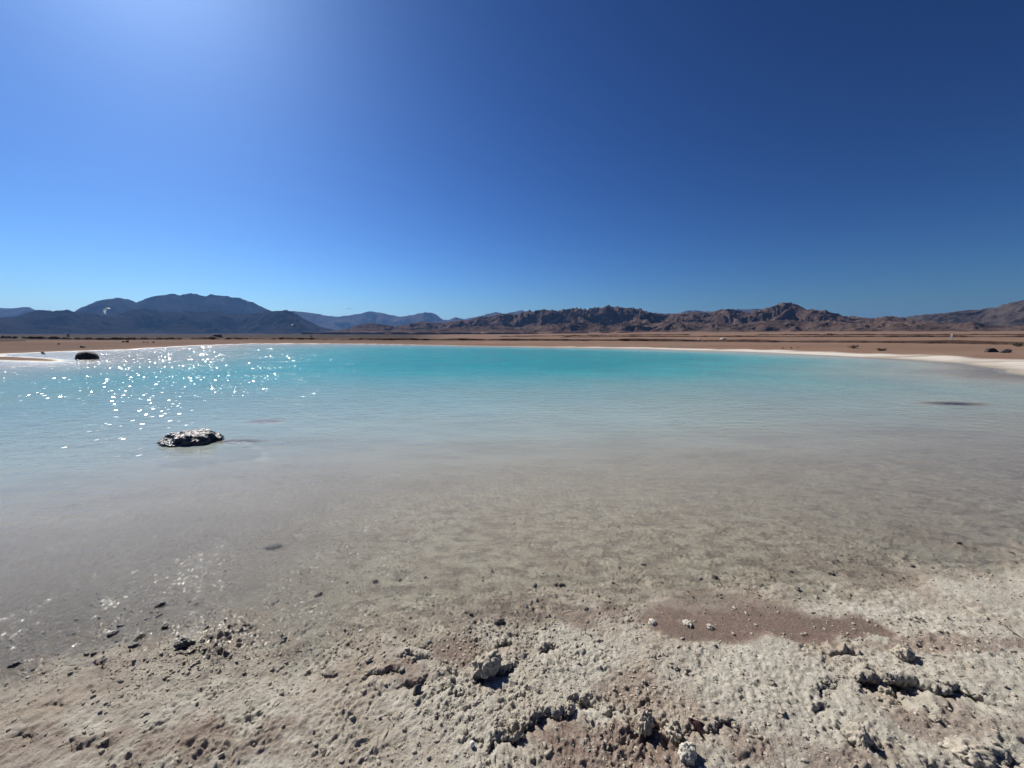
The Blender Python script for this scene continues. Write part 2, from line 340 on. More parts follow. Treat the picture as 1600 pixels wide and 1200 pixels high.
def orient_up(F, V):
    a, b, c = V[F[0, 0]], V[F[0, 1]], V[F[0, 2]]
    return F if np.cross(b-a, c-a)[2] > 0 else F[:, ::-1]

def shoal_mask(x, y):
    m = x*0
    for (cx, cyy, ax, ay, top) in SLABS: m = np.maximum(m, np.exp(-(((x-cx)/ax)**2+((y-cyy)/ay)**2)**2*.6))
    return m
# ------------------------------------------------------------------ ground near the camera
def wetness(x, y, z, s):
    left = sm(.2, -1.6, x)
    w = np.maximum(sm((.17+.28*left), .0, s+fbm(x, y, .25, 3, 90)*.10), .55*puddle(x, y))
    return np.clip(w, 0, 1)
rs = np.concatenate([np.geomspace(.55, 1.05, 60, endpoint=False), np.geomspace(1.05, 3.6, 400, endpoint=False), np.geomspace(3.6, 7.2, 90)])
th = np.concatenate([np.linspace(R(-110), R(-61), 70, endpoint=False), np.linspace(R(-61), R(61), 900), np.linspace(R(61), R(110), 70)[1:]])
x, y = polar(rs, th); z, s, shx, shy = near_height(x, y, True)
V = np.stack([x+shx, y+shy, z], 1); F = orient_up(gridf(len(rs), len(th)), V)
me = mesh_np('shore_ground', V, F)
set_attr(me, 'red', redness(x, y)*sm(-.35, .0, s)); set_attr(me, 'wet', wetness(x, y, z, s)); set_attr(me, 'salt', x*0); set_attr(me, 'sand', x*0); set_attr(me, 'gravel', shoal_mask(x, y)); set_attr(me, 'silt_and_vignette', .9*sm(-.4, -2.0, x)*sm(.05, -.1, s)*sm(6.5, 4, np.hypot(x, y))+.35*sm(1.6, 3.4, x)*sm(.05, -.1, s)*sm(6.5, 4, np.hypot(x, y)))  # bed colour darkened at both sides of the shallows for lens vignette
tag(link('shore_ground', me, M_ground), kind='structure')

# the wide ground sheet out to the foot of the mountains
rs = np.concatenate([np.geomspace(6.9, 60, 240, endpoint=False), np.geomspace(60, 400, 90, endpoint=False), np.geomspace(400, 16000, 70)])
th = np.concatenate([np.linspace(R(-180), R(-64), 90, endpoint=False), np.linspace(R(-64), R(64), 520), np.linspace(R(64), R(180), 90)[1:]])
x, y = polar(rs, th); r = np.hypot(x, y)
s = sdf(x+fbm(x, y, 5, 3, 51)*.5, y+fbm(x, y, 5, 3, 52)*.35)
z = base_height(x, y, s)
onland = sm(.1, 2, s)
z = z+onland*(fbm(x, y, 7, 4, 61)*.05+fbm(x, y, .8, 2, 64)*.02+sm(200, 900, r)*fbm(x, y, 260, 4, 66)*1.3)
z = z-.015*sm(7.3, 6.9, r)
V = np.stack([x, y, z], 1); F = orient_up(gridf(len(rs), len(th)), V)
me = mesh_np('desert_ground', V, F)
right = sm(-6, 16, x)*(y > 6); width = .4+2.2*right+1.8*sm(20, 30, x)
salt = sm(-.1, .25+.3*right, s)*sm(width*1.15, width*.75, s+fbm(x, y, 3, 3, 77)*.7)*np.where(y > 8, 1, 0)*(.12+.88*right)
sand = sm(0, .5, s)*sm(7, 12, r)
aze = np.arctan2(x, y)
set_attr(me, 'gravel', np.clip(sm(R(-8), R(-16), aze)*(.30*sm(1, 4, s)+.7*sm(150, 260, r)), 0, 1)*(y > 0)+shoal_mask(x, y)); set_attr(me, 'silt_and_vignette', x*0)  # near left beach: backlit shade painted into the colour; far plain: dark gravel
set_attr(me, 'red', x*0); set_attr(me, 'wet', np.where(s < -.3, 1.0, .5)*sm(.35+1.9*sm(14, 22, x)*(y < 27)*(y > 6), 0, s)); set_attr(me, 'salt', salt); set_attr(me, 'sand', sand)
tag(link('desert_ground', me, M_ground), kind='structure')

def ground_at(px, py):
    px = np.atleast_1d(np.asarray(px, float)); py = np.atleast_1d(np.asarray(py, float))
    near, _ = near_height(px, py)
    ff = base_height(px, py, sdf(px+fbm(px, py, 5, 3, 51)*.5, py+fbm(px, py, 5, 3, 52)*.35))
    return np.where(np.hypot(px, py) < 7, near, ff)

# ------------------------------------------------------------------ lagoon water
rs = np.concatenate([np.geomspace(1.2, 7, 190, endpoint=False), np.geomspace(7, 90, 170)])
th = np.linspace(R(-118), R(100), 520)
x, y = polar(rs, th); r = np.hypot(x, y)
nearz, s1 = near_height(x, y)
s2 = sdf(x+fbm(x, y, 5, 3, 51)*.5, y+fbm(x, y, 5, 3, 52)*.35)
bed = np.where(r < 7, base_height(x, y, s1)*.85+nearz*.15, base_height(x, y, s2)); s = np.where(r < 7, s1, s2)
V = np.stack([x, y, x*0], 1); F = orient_up(gridf(len(rs), len(th)), V)
F = F[(np.min(s[F], 1) < .5) & (np.hypot(x, y)[F].min(1) > 1.3)]
use = np.unique(F); remap = np.zeros(len(V), np.int64); remap[use] = np.arange(len(use))
me = mesh_np('lagoon_water', V[use], remap[F])
set_attr(me, 'depth', np.maximum(-bed, 0)[use]); set_attr(me, 'chop', (.09+.26*sm(.6, 4, -s)+.65*sm(4.5, 17, r))[use])
tag(link('lagoon_water', me, M_water), kind='structure')

# ------------------------------------------------------------------ mountains
def az_of(px, py):
    P = R(7.4); a = (px-800)/601; c = (600-py)/601
    f = math.cos(P)+math.sin(P)*c; u = math.cos(P)*c-math.sin(P)
    return math.atan2(a, f), math.atan2(u, math.hypot(a, f))
def mountain_range(name, prof, D, Wf, Wb, z0, lam, amp, m, seed, dth=.0019, rows=110, jag=.05, power=1.15):
    pts = np.array([az_of(*p) for p in prof]); order = np.argsort(pts[:, 0]); pts = pts[order]
    th = np.arange(pts[0, 0], pts[-1, 0], dth)
    E = np.interp(th, pts[:, 0], np.tan(pts[:, 1]))
    Dc = D*(1+.06*pn(th*7, th*0+seed)+.03*pn(th*23, th*0+seed+5))
    zc = Dc*E+CAM_H
    t = np.concatenate([np.linspace(0, 1, rows), 1+np.linspace(0, 1, rows//3)[1:]])
    T, TH = np.meshgrid(t, th, indexing='ij'); DC = np.broadcast_to(Dc, T.shape); ZC = np.broadcast_to(zc, T.shape)
    r = np.where(T <= 1, DC-Wf*(1-T), DC+Wb*(T-1))
    x = r*np.sin(TH); y = r*np.cos(TH)
    wx = x+fbm(x, y, lam*.8, 2, seed+3)*lam*.25; wy = y+fbm(x, y, lam*.8, 2, seed+4)*lam*.25
    rg = ridged(wx, wy, lam, 6, seed, .52)
    sh = np.where(T <= 1, np.clip(T, 0, 1)**power, np.clip(2-T, 0, 1)**1.2)
    hgt = np.maximum(ZC-z0, 3)
    away = np.clip(np.abs(1-T)*2.4, 0, 1)
    z = z0+hgt*sh*(1+amp*(rg-.62)*(.12+.88*away))
    z = z+hgt*jag*(ridged(wx, wy, lam*.22, 4, seed+9, .55)-.55)*sm(0, .2, T)*sh**.5
    z = z+hgt*amp*.35*sm(.03, .25, T)*(1-sm(.5, .95, T))*(rg-.45)
    z = np.where(T > 1.98, z0-20, z)
    lim = r*np.broadcast_to(E, T.shape)*(.985)+CAM_H        # nothing in front pokes above the crest
    z = np.where((T < .93) & (z > lim), lim-(z-lim)*.2, z)
    z = np.where(T < .001, z0-6, z)
    V = np.stack([x.ravel(), y.ravel(), z.ravel()], 1); F = orient_up(gridf(*T.shape), V)
    me = mesh_np(name, V, F); set_attr(me, 'foot', (sm(.16, .02, T+.25*(rg-.5))).ravel())
    return tag(link(name, me, m, smooth=False), kind='structure')
M_mtA = mountain_material('near_crag_rock', (.07,.05,.045), (.12,.085,.072), (.17,.118,.094))
M_mtB = mountain_material('left_range_rock', (.02,.019,.022), (.034,.030,.033), (.05,.044,.045), (.045,.04,.04))
M_mtC = mountain_material('far_range_rock', (.055,.045,.044), (.08,.065,.06), (.115,.09,.08))
mountain_range('near_mountain_range', [(470,521),(500,520),(540,514),(560,507),(580,505),(620,509),(660,503),(690,505),(720,499),(760,494),(785,490),(800,491),(830,485),(850,483),(870,485),(895,481),(910,482),(925,479),(935,480),(950,476),(965,479),(975,482),(990,481),(1010,486),(1030,490),(1050,491),(1075,489),(1110,488),(1130,484),(1145,483),(1165,487),(1195,482),(1215,475),(1230,473),(1245,477),(1260,483),(1290,486),(1305,491),(1320,494),(1365,497),(1385,493),(1405,496),(1430,500),(1470,504),(1520,507),(1600,509),(1700,500),(1900,505)],
               2700, 520, 700, 11, 230, 1.0, M_mtA, 3, dth=.0015, rows=190, jag=.17)
mountain_range('foothill_range', [(600,521),(650,517),(700,512),(760,509),(820,512),(870,506),(900,503),(950,508),(990,502),(1020,506),(1060,501),(1100,503),(1150,507),(1190,502),(1230,499),(1260,503),(1300,500),(1340,506),(1390,501),(1430,505),(1480,507),(1520,504),(1570,509),(1640,506),(1750,511)],
               1950, 230, 300, 9, 130, 1.0, M_mtA, 17, rows=110, jag=.22)
mountain_range('right_mountain', [(1340,508),(1380,500),(1410,495),(1430,493),(1475,488),(1500,486),(1530,483),(1560,478),(1580,470),(1600,466),(1650,452),(1720,460),(1800,450),(1950,470),(2200,490)],
               3900, 900, 900, 12, 380, .8, M_mtC, 29, rows=130, jag=.10)
mountain_range('left_mountain_range', [(-500,505),(-300,492),(-150,484),(-60,496),(0,496),(25,494),(45,487),(70,484),(82,486),(104,482),(120,487),(145,490),(170,493),(190,490),(210,483),(230,481),(250,487),(290,488),(330,486),(350,488),(390,491),(400,489),(425,486),(445,484),(458,487),(475,497),(500,510),(525,516),(560,520)],
               4300, 520, 900, -2, 420, .6, M_mtB, 41, rows=120, jag=.08)
mountain_range('tall_left_mountain', [(80,500),(110,490),(120,484),(150,470),(168,466),(193,465),(205,469),(213,472),(240,463),(265,460),(298,457),(322,462),(330,458),(338,460),(352,462),(375,466),(400,474),(424,486),(440,495),(470,505)],
               6300, 950, 1200, -2, 650, .5, M_mtB, 53, rows=100, jag=.05)
mountain_range('far_mountain_range', [(-400,490),(-200,476),(-80,486),(0,480),(20,480),(45,478),(55,484),(80,490),(200,492),(300,490),(420,492),(440,489),(458,485),(490,489),(510,493),(530,494),(550,491),(580,486),(600,490),(625,494),(640,493),(664,487),(680,490),(692,499),(700,500),(712,495),(725,499),(755,492),(775,487),(790,490),(815,485),(840,490),(900,496),(1000,496),(1060,489),(1075,484),(1105,486),(1120,487),(1160,482),(1200,483),(1260,492),(1350,500),(1450,498)],
               8800, 1100, 1500, -2, 800, .55, M_mtC, 67, rows=80, jag=.04)

# ------------------------------------------------------------------ earth banks
def bank(name, line, h, w, seed, m=M_bank, gap=None):
    line = np.array(line, float); d = np.r_[0, np.cumsum(np.hypot(*np.diff(line, axis=0).T))]
    n = int(d[-1]/.55); u = np.linspace(0, d[-1], n)
    cx = np.interp(u, d, line[:, 0]); cyv = np.interp(u, d, line[:, 1]); hh = np.interp(u, d, h if hasattr(h, '__len__') else [h]*len(line))
    k = np.ones(9)/9
    cx = np.convolve(np.pad(cx, 4, 'edge'), k, 'valid'); cyv = np.convolve(np.pad(cyv, 4, 'edge'), k, 'valid')
    tx = np.gradient(cx); ty = np.gradient(cyv); L = np.hypot(tx, ty); nx, ny = -ty/L, tx/L
    prof = np.array([(-.75,-.15),(-.5,.0),(-.38,.30),(-.30,.62),(-.20,.9),(-.06,1.0),(.12,.93),(.28,.7),(.5,.3),(.8,-.15)])
    var = .82+.42*fbm(u, u*0, 9, 4, seed)
    if gap is not None: var = var*(1-sm(gap[1], gap[1]*.6, np.abs(u-gap[0]))*.9)
    end = sm(0, 4, u)*sm(d[-1], d[-1]-4, u); var = np.clip(var*end, .06, 2)
    O, Q = np.meshgrid(np.arange(n), np.arange(len(prof)), indexing='ij')
    off = prof[Q, 0]*w+fbm(u[O]*1., prof[Q, 0]*5, 1.2, 3, seed+2)*.12*w
    x = cx[O]+nx[O]*off; y = cyv[O]+ny[O]*off
    g = ground_at(cx, cyv)[O]
    z = g+prof[Q, 1]*hh[O]*var[O]+np.where(prof[Q, 1] > .1, fbm(x, y, .7, 3, seed+7)*.06*hh[O], 0)
    V = np.stack([x.ravel(), y.ravel(), z.ravel()], 1); F = orient_up(gridf(n, len(prof)), V)
    return tag(link(name, mesh_np(name, V, F), m), kind='structure')
bank('earth_bank', [(-420,300),(-239,181),(-120,121),(-60,91),(-25,77),(0,73),(22,66),(38.5,58),(51.6,52),(60,46),(85,34)],
     [1.5,1.35,.95,.62,.5,.45,.45,.42,.42,.42,.4], 1.3, 5, gap=(246,4.5))
bank('plain_ridge', [(20,170),(60,150),(110,128),(150,110)], .55, 2.2, 23)
bank('plain_ridge', [(130,210),(200,175),(270,130)], .7, 2.5, 29)
bank('plain_ridge', [(-10,260),(60,250),(110,235)], .8, 3, 31)

# ------------------------------------------------------------------ stones
def stone_mesh(name, sub, seed, size, flat=1.0, rough=.35, lam=1.0, strata=0, cut=0):
    bm = bmesh.new(); bmesh.ops.create_icosphere(bm, subdivisions=sub, radius=1.0)
    V = np.array([v.co for v in bm.verts]); rg = np.random.default_rng(seed)
    for k in range(cut):                                   # flat broken faces
        n = rg.normal(size=3); n /= np.linalg.norm(n); d = rg.uniform(.45, .8)
        e = np.maximum(V@n-d, 0); V = V-e[:, None]*n*.92
    a, b, c = V.T
    nz = fbm(a/lam+b*.6+seed, c/lam-b*.8+seed*.7, 1.0, 4, seed % 50)*.6+fbm(b/lam-a*.3+seed*.3, a/lam+c*.5, .8, 4, seed % 47+3)*.5
    V = V*(1+rough*nz)[:, None]
    if strata: V[:, 2] += .05*strata*np.sign(np.sin((V[:, 2]*1.0+V[:, 0]*.35)*14+nz*3)); V[:, :2] *= (1+.07*strata*np.sin((V[:, 2]+V[:, 0]*.35)*14+nz*3))[:, None]
    V = V*np.array(size)*np.array((1, 1, flat))
    for v, co in zip(bm.verts, V): v.co = co
    me = bpy.data.meshes.new(name); bm.to_mesh(me); bm.free(); return me
def stone(name, px, py, sz, size, rz, seed, label, cat, m, sub=4, sink=.3, z=None, group=None, **kw):
    me = stone_mesh(name, sub, seed, size, **kw); o = link(name, me, m, smooth=sub >= 4)
    zz = float(ground_at(px, py)[0]) if z is None else z
    o.location = (px, py, zz+size[2]*(1-2*sink)); o.rotation_euler = (0, 0, rz)
    return tag(o, label, cat, group)
stone('water_rock', -4.79, 5.62, 0, (.40,.28,.19), .15, 5, 'craggy wet black rock rising from the shallows, sparkling with sunlight', 'rock', M_wetrock, sub=6, z=-.03, rough=.24, lam=.7, strata=.10, sink=.5)
stone('water_boulder', -27.6, 25.0, 0, (.58,.46,.52), .3, 8, 'smooth dark dome-shaped boulder in the glittering water by the left shore', 'rock', M_boulder, sub=5, z=-.02, rough=.10, sink=.5)
stone('submerged_slab', 10.25, 8.8, 0, (.72,.26,.05), -.12, 12, 'long flat dark rock shelf just awash in the water at right', 'rock', M_wetrock, sub=5, z=-.045, rough=.2, sink=.5)
stone('submerged_rock', -4.55, 6.95, 0, (.40,.19,.05), .1, 15, 'dark submerged rock behind the craggy black rock, blurred by water', 'rock', M_wetrock, sub=4, z=-.062, rough=.15, sink=.5)
stone('submerged_ledge', -4.15, 5.62, 0, (.26,.10,.04), .05, 17, 'dark submerged ledge trailing right from the craggy black rock', 'rock', M_wetrock, sub=4, z=-.05, rough=.2, sink=.5)
stone('submerged_stone', -1.83, 2.77, 0, (.055,.028,.02), .5, 16, 'small dark stone under shallow water near the left foreground', 'stone', M_boulder, sub=4, z=-.026, rough=.15, sink=.5)
stone('leaning_slab', 34.15, 26.7, 0, (.36,.26,.16), .2, 21, 'lower dark tilted slab of the split rock on the white right shore', 'rock', M_boulder, sub=4, rough=.2, cut=4).rotation_euler = (.25, -.42, .1)
stone('leaning_slab', 34.0, 27.35, 0, (.44,.3,.22), .4, 22, 'upper dark slab of the split rock on the white right shore', 'rock', M_boulder, sub=4, rough=.2, cut=4).rotation_euler = (.1, -.25, .3)
def AT(u, rng_):                       # a spot on the ground at the bearing of column u
    a = az_of(u, 525)[0]; return rng_*math.sin(a), rng_*math.cos(a)
PX = lambda px, py, z=0.05: (lambda a, f, u: ((z-CAM_H)/u*a, (z-CAM_H)/u*f))((px-800)/601, math.cos(R(7.4))+math.sin(R(7.4))*(600-py)/601, math.cos(R(7.4))*(600-py)/601-math.sin(R(7.4)))
for i, (u, v, w, lab) in enumerate([(u, v, w*(.6 if u < 250 and v < 539 else 1), lab) for u, v, w, lab in [(1299,557,.17,'dark angular boulder at the white waterline right of centre'),(1388,559,.11,'flat dark stone lying on the white right shore at the waterline'),
      (1074,549,.12,'left of two dark stones side by side on the far shore'),(1080.5,549,.14,'right of two dark stones side by side on the far shore'),(1103,549,.10,'small dark stone on far shore, right of the close pair'),
      (841,541.5,.16,'small dark stone on the far shore right of picture centre'),(942,543.5,.12,'small dark stone on the far white strip, left of the close pair'),
      (1223,546,.12,'leftmost of three dark stones above the white shore strip'),(1236,546,.10,'middle of three dark stones above the white shore strip'),(1246,545.5,.11,'rightmost of three dark stones above the white shore strip'),
      (199,537.5,.42,'largest round dark stone on the left far beach'),(193,537.5,.24,'dark stone just left of the largest round stone on left beach'),(225,537.5,.22,'leftmost of three small dark stones on left beach'),
      (231,537.5,.2,'middle of three small dark stones on left beach'),(240,537.5,.22,'rightmost of three small dark stones on left beach'),(129,544,.22,'flat dark stone on the beach behind the dome boulder'),
      (92,541,.16,'small dark stone on the left beach, left of the dome boulder'),(67,550,.14,'small dark stone at the left shore waterline'),(343,540.5,.2,'black stone standing in the far glittering shallows at left'),
      (614,533,.3,'small dark upright stone on the brown beach below the bank'),(509,538,.22,'tiny dark stone at the far waterline left of centre')]]):
    gx, gy = PX(u, v, .12)
    stone('shore_stone', gx, gy, 0, (w, w*.8, w*(.62+.2*(i % 3))), i*.9, 100+i, lab, 'stone', M_boulder, sub=3, rough=.28, cut=3, sink=.25)
stone('driftwood_log', *AT(14, 120), 0, (1.9,.16,.12), .75, 61, 'long low dark log lying on the left far beach', 'log', M_boulder, sub=4, rough=.15)

# foreground stones that stand out
def near_stone(name, u, v, size, rz, seed, label, m, cat='stone', **kw):
    gx, gy = PX(u, v, .05); return stone(name, gx, gy, 0, size, rz, seed, label, cat, m, **kw)
M_white = rock_material('white_pebble', (.72,.70,.66), (.80,.78,.74), .5, 40, .0008, .4)
M_pale = rock_material('pale_crust', (.46,.43,.36), (.56,.53,.45), .9, 50, .003, .2)
near_stone('white_pebble', 738, 1163, (.009,.009,.012), 0, 31, 'small smooth white pebble in a dark hollow at the bottom centre', M_white, 'pebble', sub=4, rough=.06, sink=.1)
near_stone('white_pebble', 563, 973, (.010,.008,.006), .4, 32, 'tiny bright white pebble at the waterline left of centre', M_white, 'pebble', sub=3, rough=.15, sink=.2)
near_stone('dark_stone', 652, 1072, (.026,.018,.02), .5, 33, 'dark grey-green squarish stone left of the clumped mud mound', M_dark, sub=4, rough=.12, cut=5, sink=.25)
near_stone('pale_stone', 1075, 1184, (.036,.030,.034), .2, 34, 'pale cream stone at the bottom edge below the purple leaf', M_pale, sub=5, rough=.35, lam=.5, cut=4, sink=.35)
near_stone('pale_stone', 1340, 1155, (.03,.034,.045), .8, 35, 'pale upright stone at lower right casting a dark shadow', M_clod, sub=5, rough=.38, lam=.5, cut=3, sink=.35)
near_stone('pale_stone', 1512, 1180, (.075,.045,.04), -.2, 36, 'broad pale lump at the bottom right corner', M_clod, sub=5, rough=.42, lam=.45, cut=3, sink=.45)
near_stone('mud_lump', 762, 1040, (.06,.045,.045), .3, 37, 'large rough lump on top of the clumped mud mound', M_clod, sub=5, rough=.45, lam=.5, sink=.35)
near_stone('mud_lump', 1008, 1138, (.03,.026,.042), .9, 38, 'upright knobbly grey clod left of the purple leaf', M_clod, sub=5, rough=.5, lam=.45, sink=.2)
near_stone('mud_lump', 1052, 1150, (.032,.026,.028), 1.4, 39, 'rounded grey clod between upright clod and purple leaf', M_clod, sub=5, rough=.45, lam=.5, sink=.3)
near_stone('mud_lump', 1412, 1018, (.045,.034,.034), .2, 40, 'rough lump above the dark broken hollow at right', M_clod, sub=5, rough=.42, lam=.5, sink=.3)
near_stone('mud_lump', 1385, 1065, (.04,.03,.03), 1.0, 41, 'pale crumbly lump at the left end of the broken hollow', M_clod, sub=5, rough=.45, lam=.5, sink=.35)
near_stone('mud_lump', 888, 1100, (.032,.022,.022), .7, 42, 'reddish-grey clod at the upper end of the long crack', M_clod, sub=5, rough=.4, lam=.5, sink=.3)
near_stone('mud_lump', 285, 997, (.035,.022,.02), .2, 43, 'dark wet clump at the sparkling waterline on the left', M_dark, sub=5, rough=.45, lam=.5, sink=.3)
near_stone('mud_lump', 1075, 965, (.022,.024,.012), .2, 44, 'white crusted lump standing in the red wet sand', M_pale, sub=5, rough=.5, lam=.4, sink=.3)
near_stone('mud_lump', 1110, 970, (.017,.015,.009), 1.2, 45, 'smaller white crusted lump right of the bigger one in red sand', M_pale, sub=5, rough=.5, lam=.4, sink=.3)
near_stone('mud_lump', 1020, 962, (.022,.02,.012), .8, 46, 'pale lump at the left edge of the red wet sand', M_pale, sub=5, rough=.5, lam=.4, sink=.35)

# purple-brown leaf, curled
M_leaf = plain('purple_brown_leaf', (.085,.045,.045), .5)
bm = bmesh.new(); n = 14; rows_ = []
for i in range(n+1):
    u = i/n; w = .024*math.sin(math.pi*u**.8)**.8+.0008; row = []
    for j in range(7):
        v = (j/6-.5)*2; row.append(bm.verts.new((v*w, (u-.5)*.085, .012*abs(v)**1.6+.010*math.sin(u*3.1)+.003*math.sin(u*11+v*2))))
    rows_.append(row)
for i in range(n):
    for j in range(6): bm.faces.new((rows_[i][j], rows_[i][j+1], rows_[i+1][j+1], rows_[i+1][j]))
bmesh.ops.solidify(bm, geom=bm.faces[:], thickness=.0012)
me = bpy.data.meshes.new('dry_leaf'); bm.to_mesh(me); bm.free()
leaf = link('dry_leaf', me, M_leaf); gx, gy = PX(1090, 1135, .06); leaf.location = (gx, gy, float(ground_at(gx, gy)[0])+.012); leaf.rotation_euler = (.35, .2, .75)
tag(leaf, 'curled purple-brown dry leaf lying on the pale mud', 'leaf')

def tube(bm, pts, rad, seg=6):
    rings = []
    for i, p in enumerate(pts):
        d = (Vector(pts[min(i+1, len(pts)-1)])-Vector(pts[max(i-1, 0)])).normalized()
        a = d.orthogonal().normalized(); b = d.cross(a); rr = rad[i] if hasattr(rad, '__len__') else rad
        rings.append([bm.verts.new(Vector(p)+(a*math.cos(k*2*math.pi/seg)+b*math.sin(k*2*math.pi/seg))*rr) for k in range(seg)])
    for A, B in zip(rings, rings[1:]):
        al = max(range(seg), key=lambda k: -(A[0].co-B[k].co).length)
        for k in range(seg): bm.faces.new((A[k], A[(k+1) % seg], B[(k+1+al) % seg], B[(k+al) % seg]))
    bm.faces.new(rings[0][::-1]); bm.faces.new(rings[-1])
def bm_obj(name, bm, m, parent=None, smooth=False):
    bmesh.ops.recalc_face_normals(bm, faces=bm.faces[:])
    me = bpy.data.meshes.new(name); bm.to_mesh(me); bm.free(); return link(name, me, m, parent, smooth)
M_twig = plain('dark_twig', (.03,.025,.02), .8)
bm = bmesh.new(); a = PX(1572, 970, .06); b = PX(1600, 992, .06)
tp = [(a[0]+(b[0]-a[0])*t, a[1]+(b[1]-a[1])*t+.004*math.sin(t*7)) for t in np.linspace(0, 1.2, 9)]
tube(bm, [(p[0], p[1], float(ground_at(*p)[0])+.008) for p in tp], [.0028-.0018*i/8 for i in range(9)])
tag(bm_obj('dark_twig', bm, M_twig), 'thin dark twig on the pale mud at the right edge', 'twig')

# ------------------------------------------------------------------ clods: the largest 300 singly, the crumbs as one mass
variants = [[stone_mesh('mud_clod', 3, 200+k, (1, .78, .58), rough=.42, lam=.5, cut=5) for k in range(7)], [stone_mesh('dark_clod', 3, 300+k, (1, .75, .6), rough=.3, lam=.6, cut=3) for k in range(5)]]
for l, m in zip(variants, (M_clod, M_dark)):
    for me in l: me.materials.append(m); me.polygons.foreach_set('use_smooth', np.zeros(len(me.polygons), bool))
rn = np.random.default_rng(77)
def scatter(n, smin, smax, edge=.5):
    out = []
    while sum(len(a) for a in out) < n:
        a = rn.uniform(R(-59), R(59), 6000); r = np.sqrt(rn.uniform(1.15**2, 4.6**2, 6000)); x = r*np.sin(a); y = r*np.cos(a)
        k = (y > 1.12); x = x[k]; y = y[k]
        s = sdf(x, y); den = (.18+.82*sm(-.2, .5, fbm(x, y, .4, 3, 21)+.2))*np.where(s > 0, 1, .6*sm(-2.2, -.1, s))*(1-.8*puddle(x, y))
        for (cx, cyy, rr, g) in ((-.1,1.62,.2,1.6),(.45,1.34,.3,1.6),(.0,1.85,.45,.9),(1.62,1.7,.25,1.),(-.25,1.45,.3,.9),(-1.6,1.75,.3,.8)): den = den+g*np.exp(-((x-cx)**2+(y-cyy)**2)/rr**2)
        k = rn.random(len(x)) < den*.35
        sz = smin*(smax/smin)**(rn.random(k.sum())**1.9)
        out.append(np.stack([x[k], y[k], sz, s[k]], 1))
    return np.concatenate(out)[:n]
MARKS = [(n_, *PX(u_, v_, .05)) for n_, u_, v_ in (('the purple-brown leaf',1090,1135),('the white pebble',738,1163),('the squarish dark stone',652,1072),('the clumped mud mound',762,1040),('the broken hollow',1440,1085),('the red wet sand',1200,975),('the long crack',850,1130),('the dark wet clump',285,997),('the edge pebble',563,973),('the thin twig',1585,980),('the pale upright stone',1340,1155),('the submerged dark stone',425,852))]
big = scatter(700, .008, .024); big = big[big[:, 3] > -.55][:300]
clod_objs = []
zb = ground_at(big[:, 0], big[:, 1])
for i in range(len(big)):
    bx, by, bs, ss = big[i]; wetc = ss < .06
    o = bpy.data.objects.new('dark_clod' if wetc else 'mud_clod', variants[1][i % 5] if wetc else variants[0][i % 7]); COL.objects.link(o)
    o.location = (bx, by, zb[i]+bs*.08); o.rotation_euler = (rn.uniform(-.4, .4), rn.uniform(-.4, .4), rn.uniform(0, 6.28)); o.scale = (bs*rn.uniform(.85, 1.3), bs, bs*rn.uniform(.8, 1.25))
    near_ = min(MARKS, key=lambda k_: math.hypot(k_[1]-bx, k_[2]-by)); dx_, dy_ = bx-near_[1], by-near_[2]
    side = ('left of' if dx_ < 0 else 'right of') if abs(dx_) > abs(dy_) else ('beyond' if dy_ > 0 else 'in front of')
    size_ = 'larger' if bs > .014 else 'middling' if bs > .0112 else 'small'
    far_ = 'just ' if math.hypot(dx_, dy_) < .22 else 'well ' if math.hypot(dx_, dy_) > .55 else ''
    if ss < -.02: q_ = (size_+' dark underwater stone '+far_+side+' '+near_[0], 'stone', 'stones under the shallow water')
    elif wetc: q_ = (size_+' dark wet waterline stone '+far_+side+' '+near_[0], 'stone', 'wet stones along the waterline')
    else: q_ = (size_+' pale dried mud clod '+far_+side+' '+near_[0], 'clod', 'mud clods on the shore')
    clod_objs.append((o, q_, math.atan2(bx, by)))
by_label = {}
for o, q_, a_ in clod_objs: by_label.setdefault(q_[0], []).append((a_, o, q_))
ORD = ['leftmost', 'second from left', 'third from left', 'fourth from left', 'fifth from left', 'sixth from left', 'seventh from left', 'eighth from left', 'ninth from left', 'tenth from left', 'eleventh from left', 'twelfth from left', 'thirteenth from left']
for l_, items in by_label.items():                       # look-alikes in one spot are told apart from left to right
    items.sort(key=lambda t_: t_[0])
    for k_, (a_, o, q_) in enumerate(items):
        tag(o, l_ if len(items) == 1 else ('rightmost ' if k_ == len(items)-1 else ORD[min(k_, 12)]+' ')+l_, q_[1], q_[2])
def crumb_mass(name, n, smin, smax, m, filt, label, cat, seed):
    base = []
    for k in range(6):
        me = stone_mesh('tmp', 1 if n > 8000 else 2, 400+k+seed, (1, .78, .65), rough=.4, lam=.6, cut=2)
        v = np.zeros(len(me.vertices)*3); me.vertices.foreach_get('co', v); f = np.zeros(len(me.polygons)*3, np.int32); me.polygons.foreach_get('vertices', f)
        base.append((v.reshape(-1, 3), f.reshape(-1, 3))); bpy.data.meshes.remove(me)
    pts = scatter(n, smin, smax); pts = pts[filt(pts)]; zz = ground_at(pts[:, 0], pts[:, 1]); Vs = []; Fs = []; o = 0
    for i, (px, py, s_, _) in enumerate(pts):
        v, f = base[i % 6]; a = rn.uniform(0, 6.28); c, sn = math.cos(a), math.sin(a)
        w = v*s_*np.array((rn.uniform(.8, 1.4), 1, rn.uniform(.7, 1.2)))
        w = np.stack([w[:, 0]*c-w[:, 1]*sn, w[:, 0]*sn+w[:, 1]*c, w[:, 2]], 1)+np.array((px, py, zz[i]+s_*.06))
        Vs.append(w); Fs.append(f+o); o += len(v)
    ob = link(name, mesh_np(name, np.concatenate(Vs), np.concatenate(Fs)), m, smooth=False); return tag(ob, label, cat, kind='stuff')
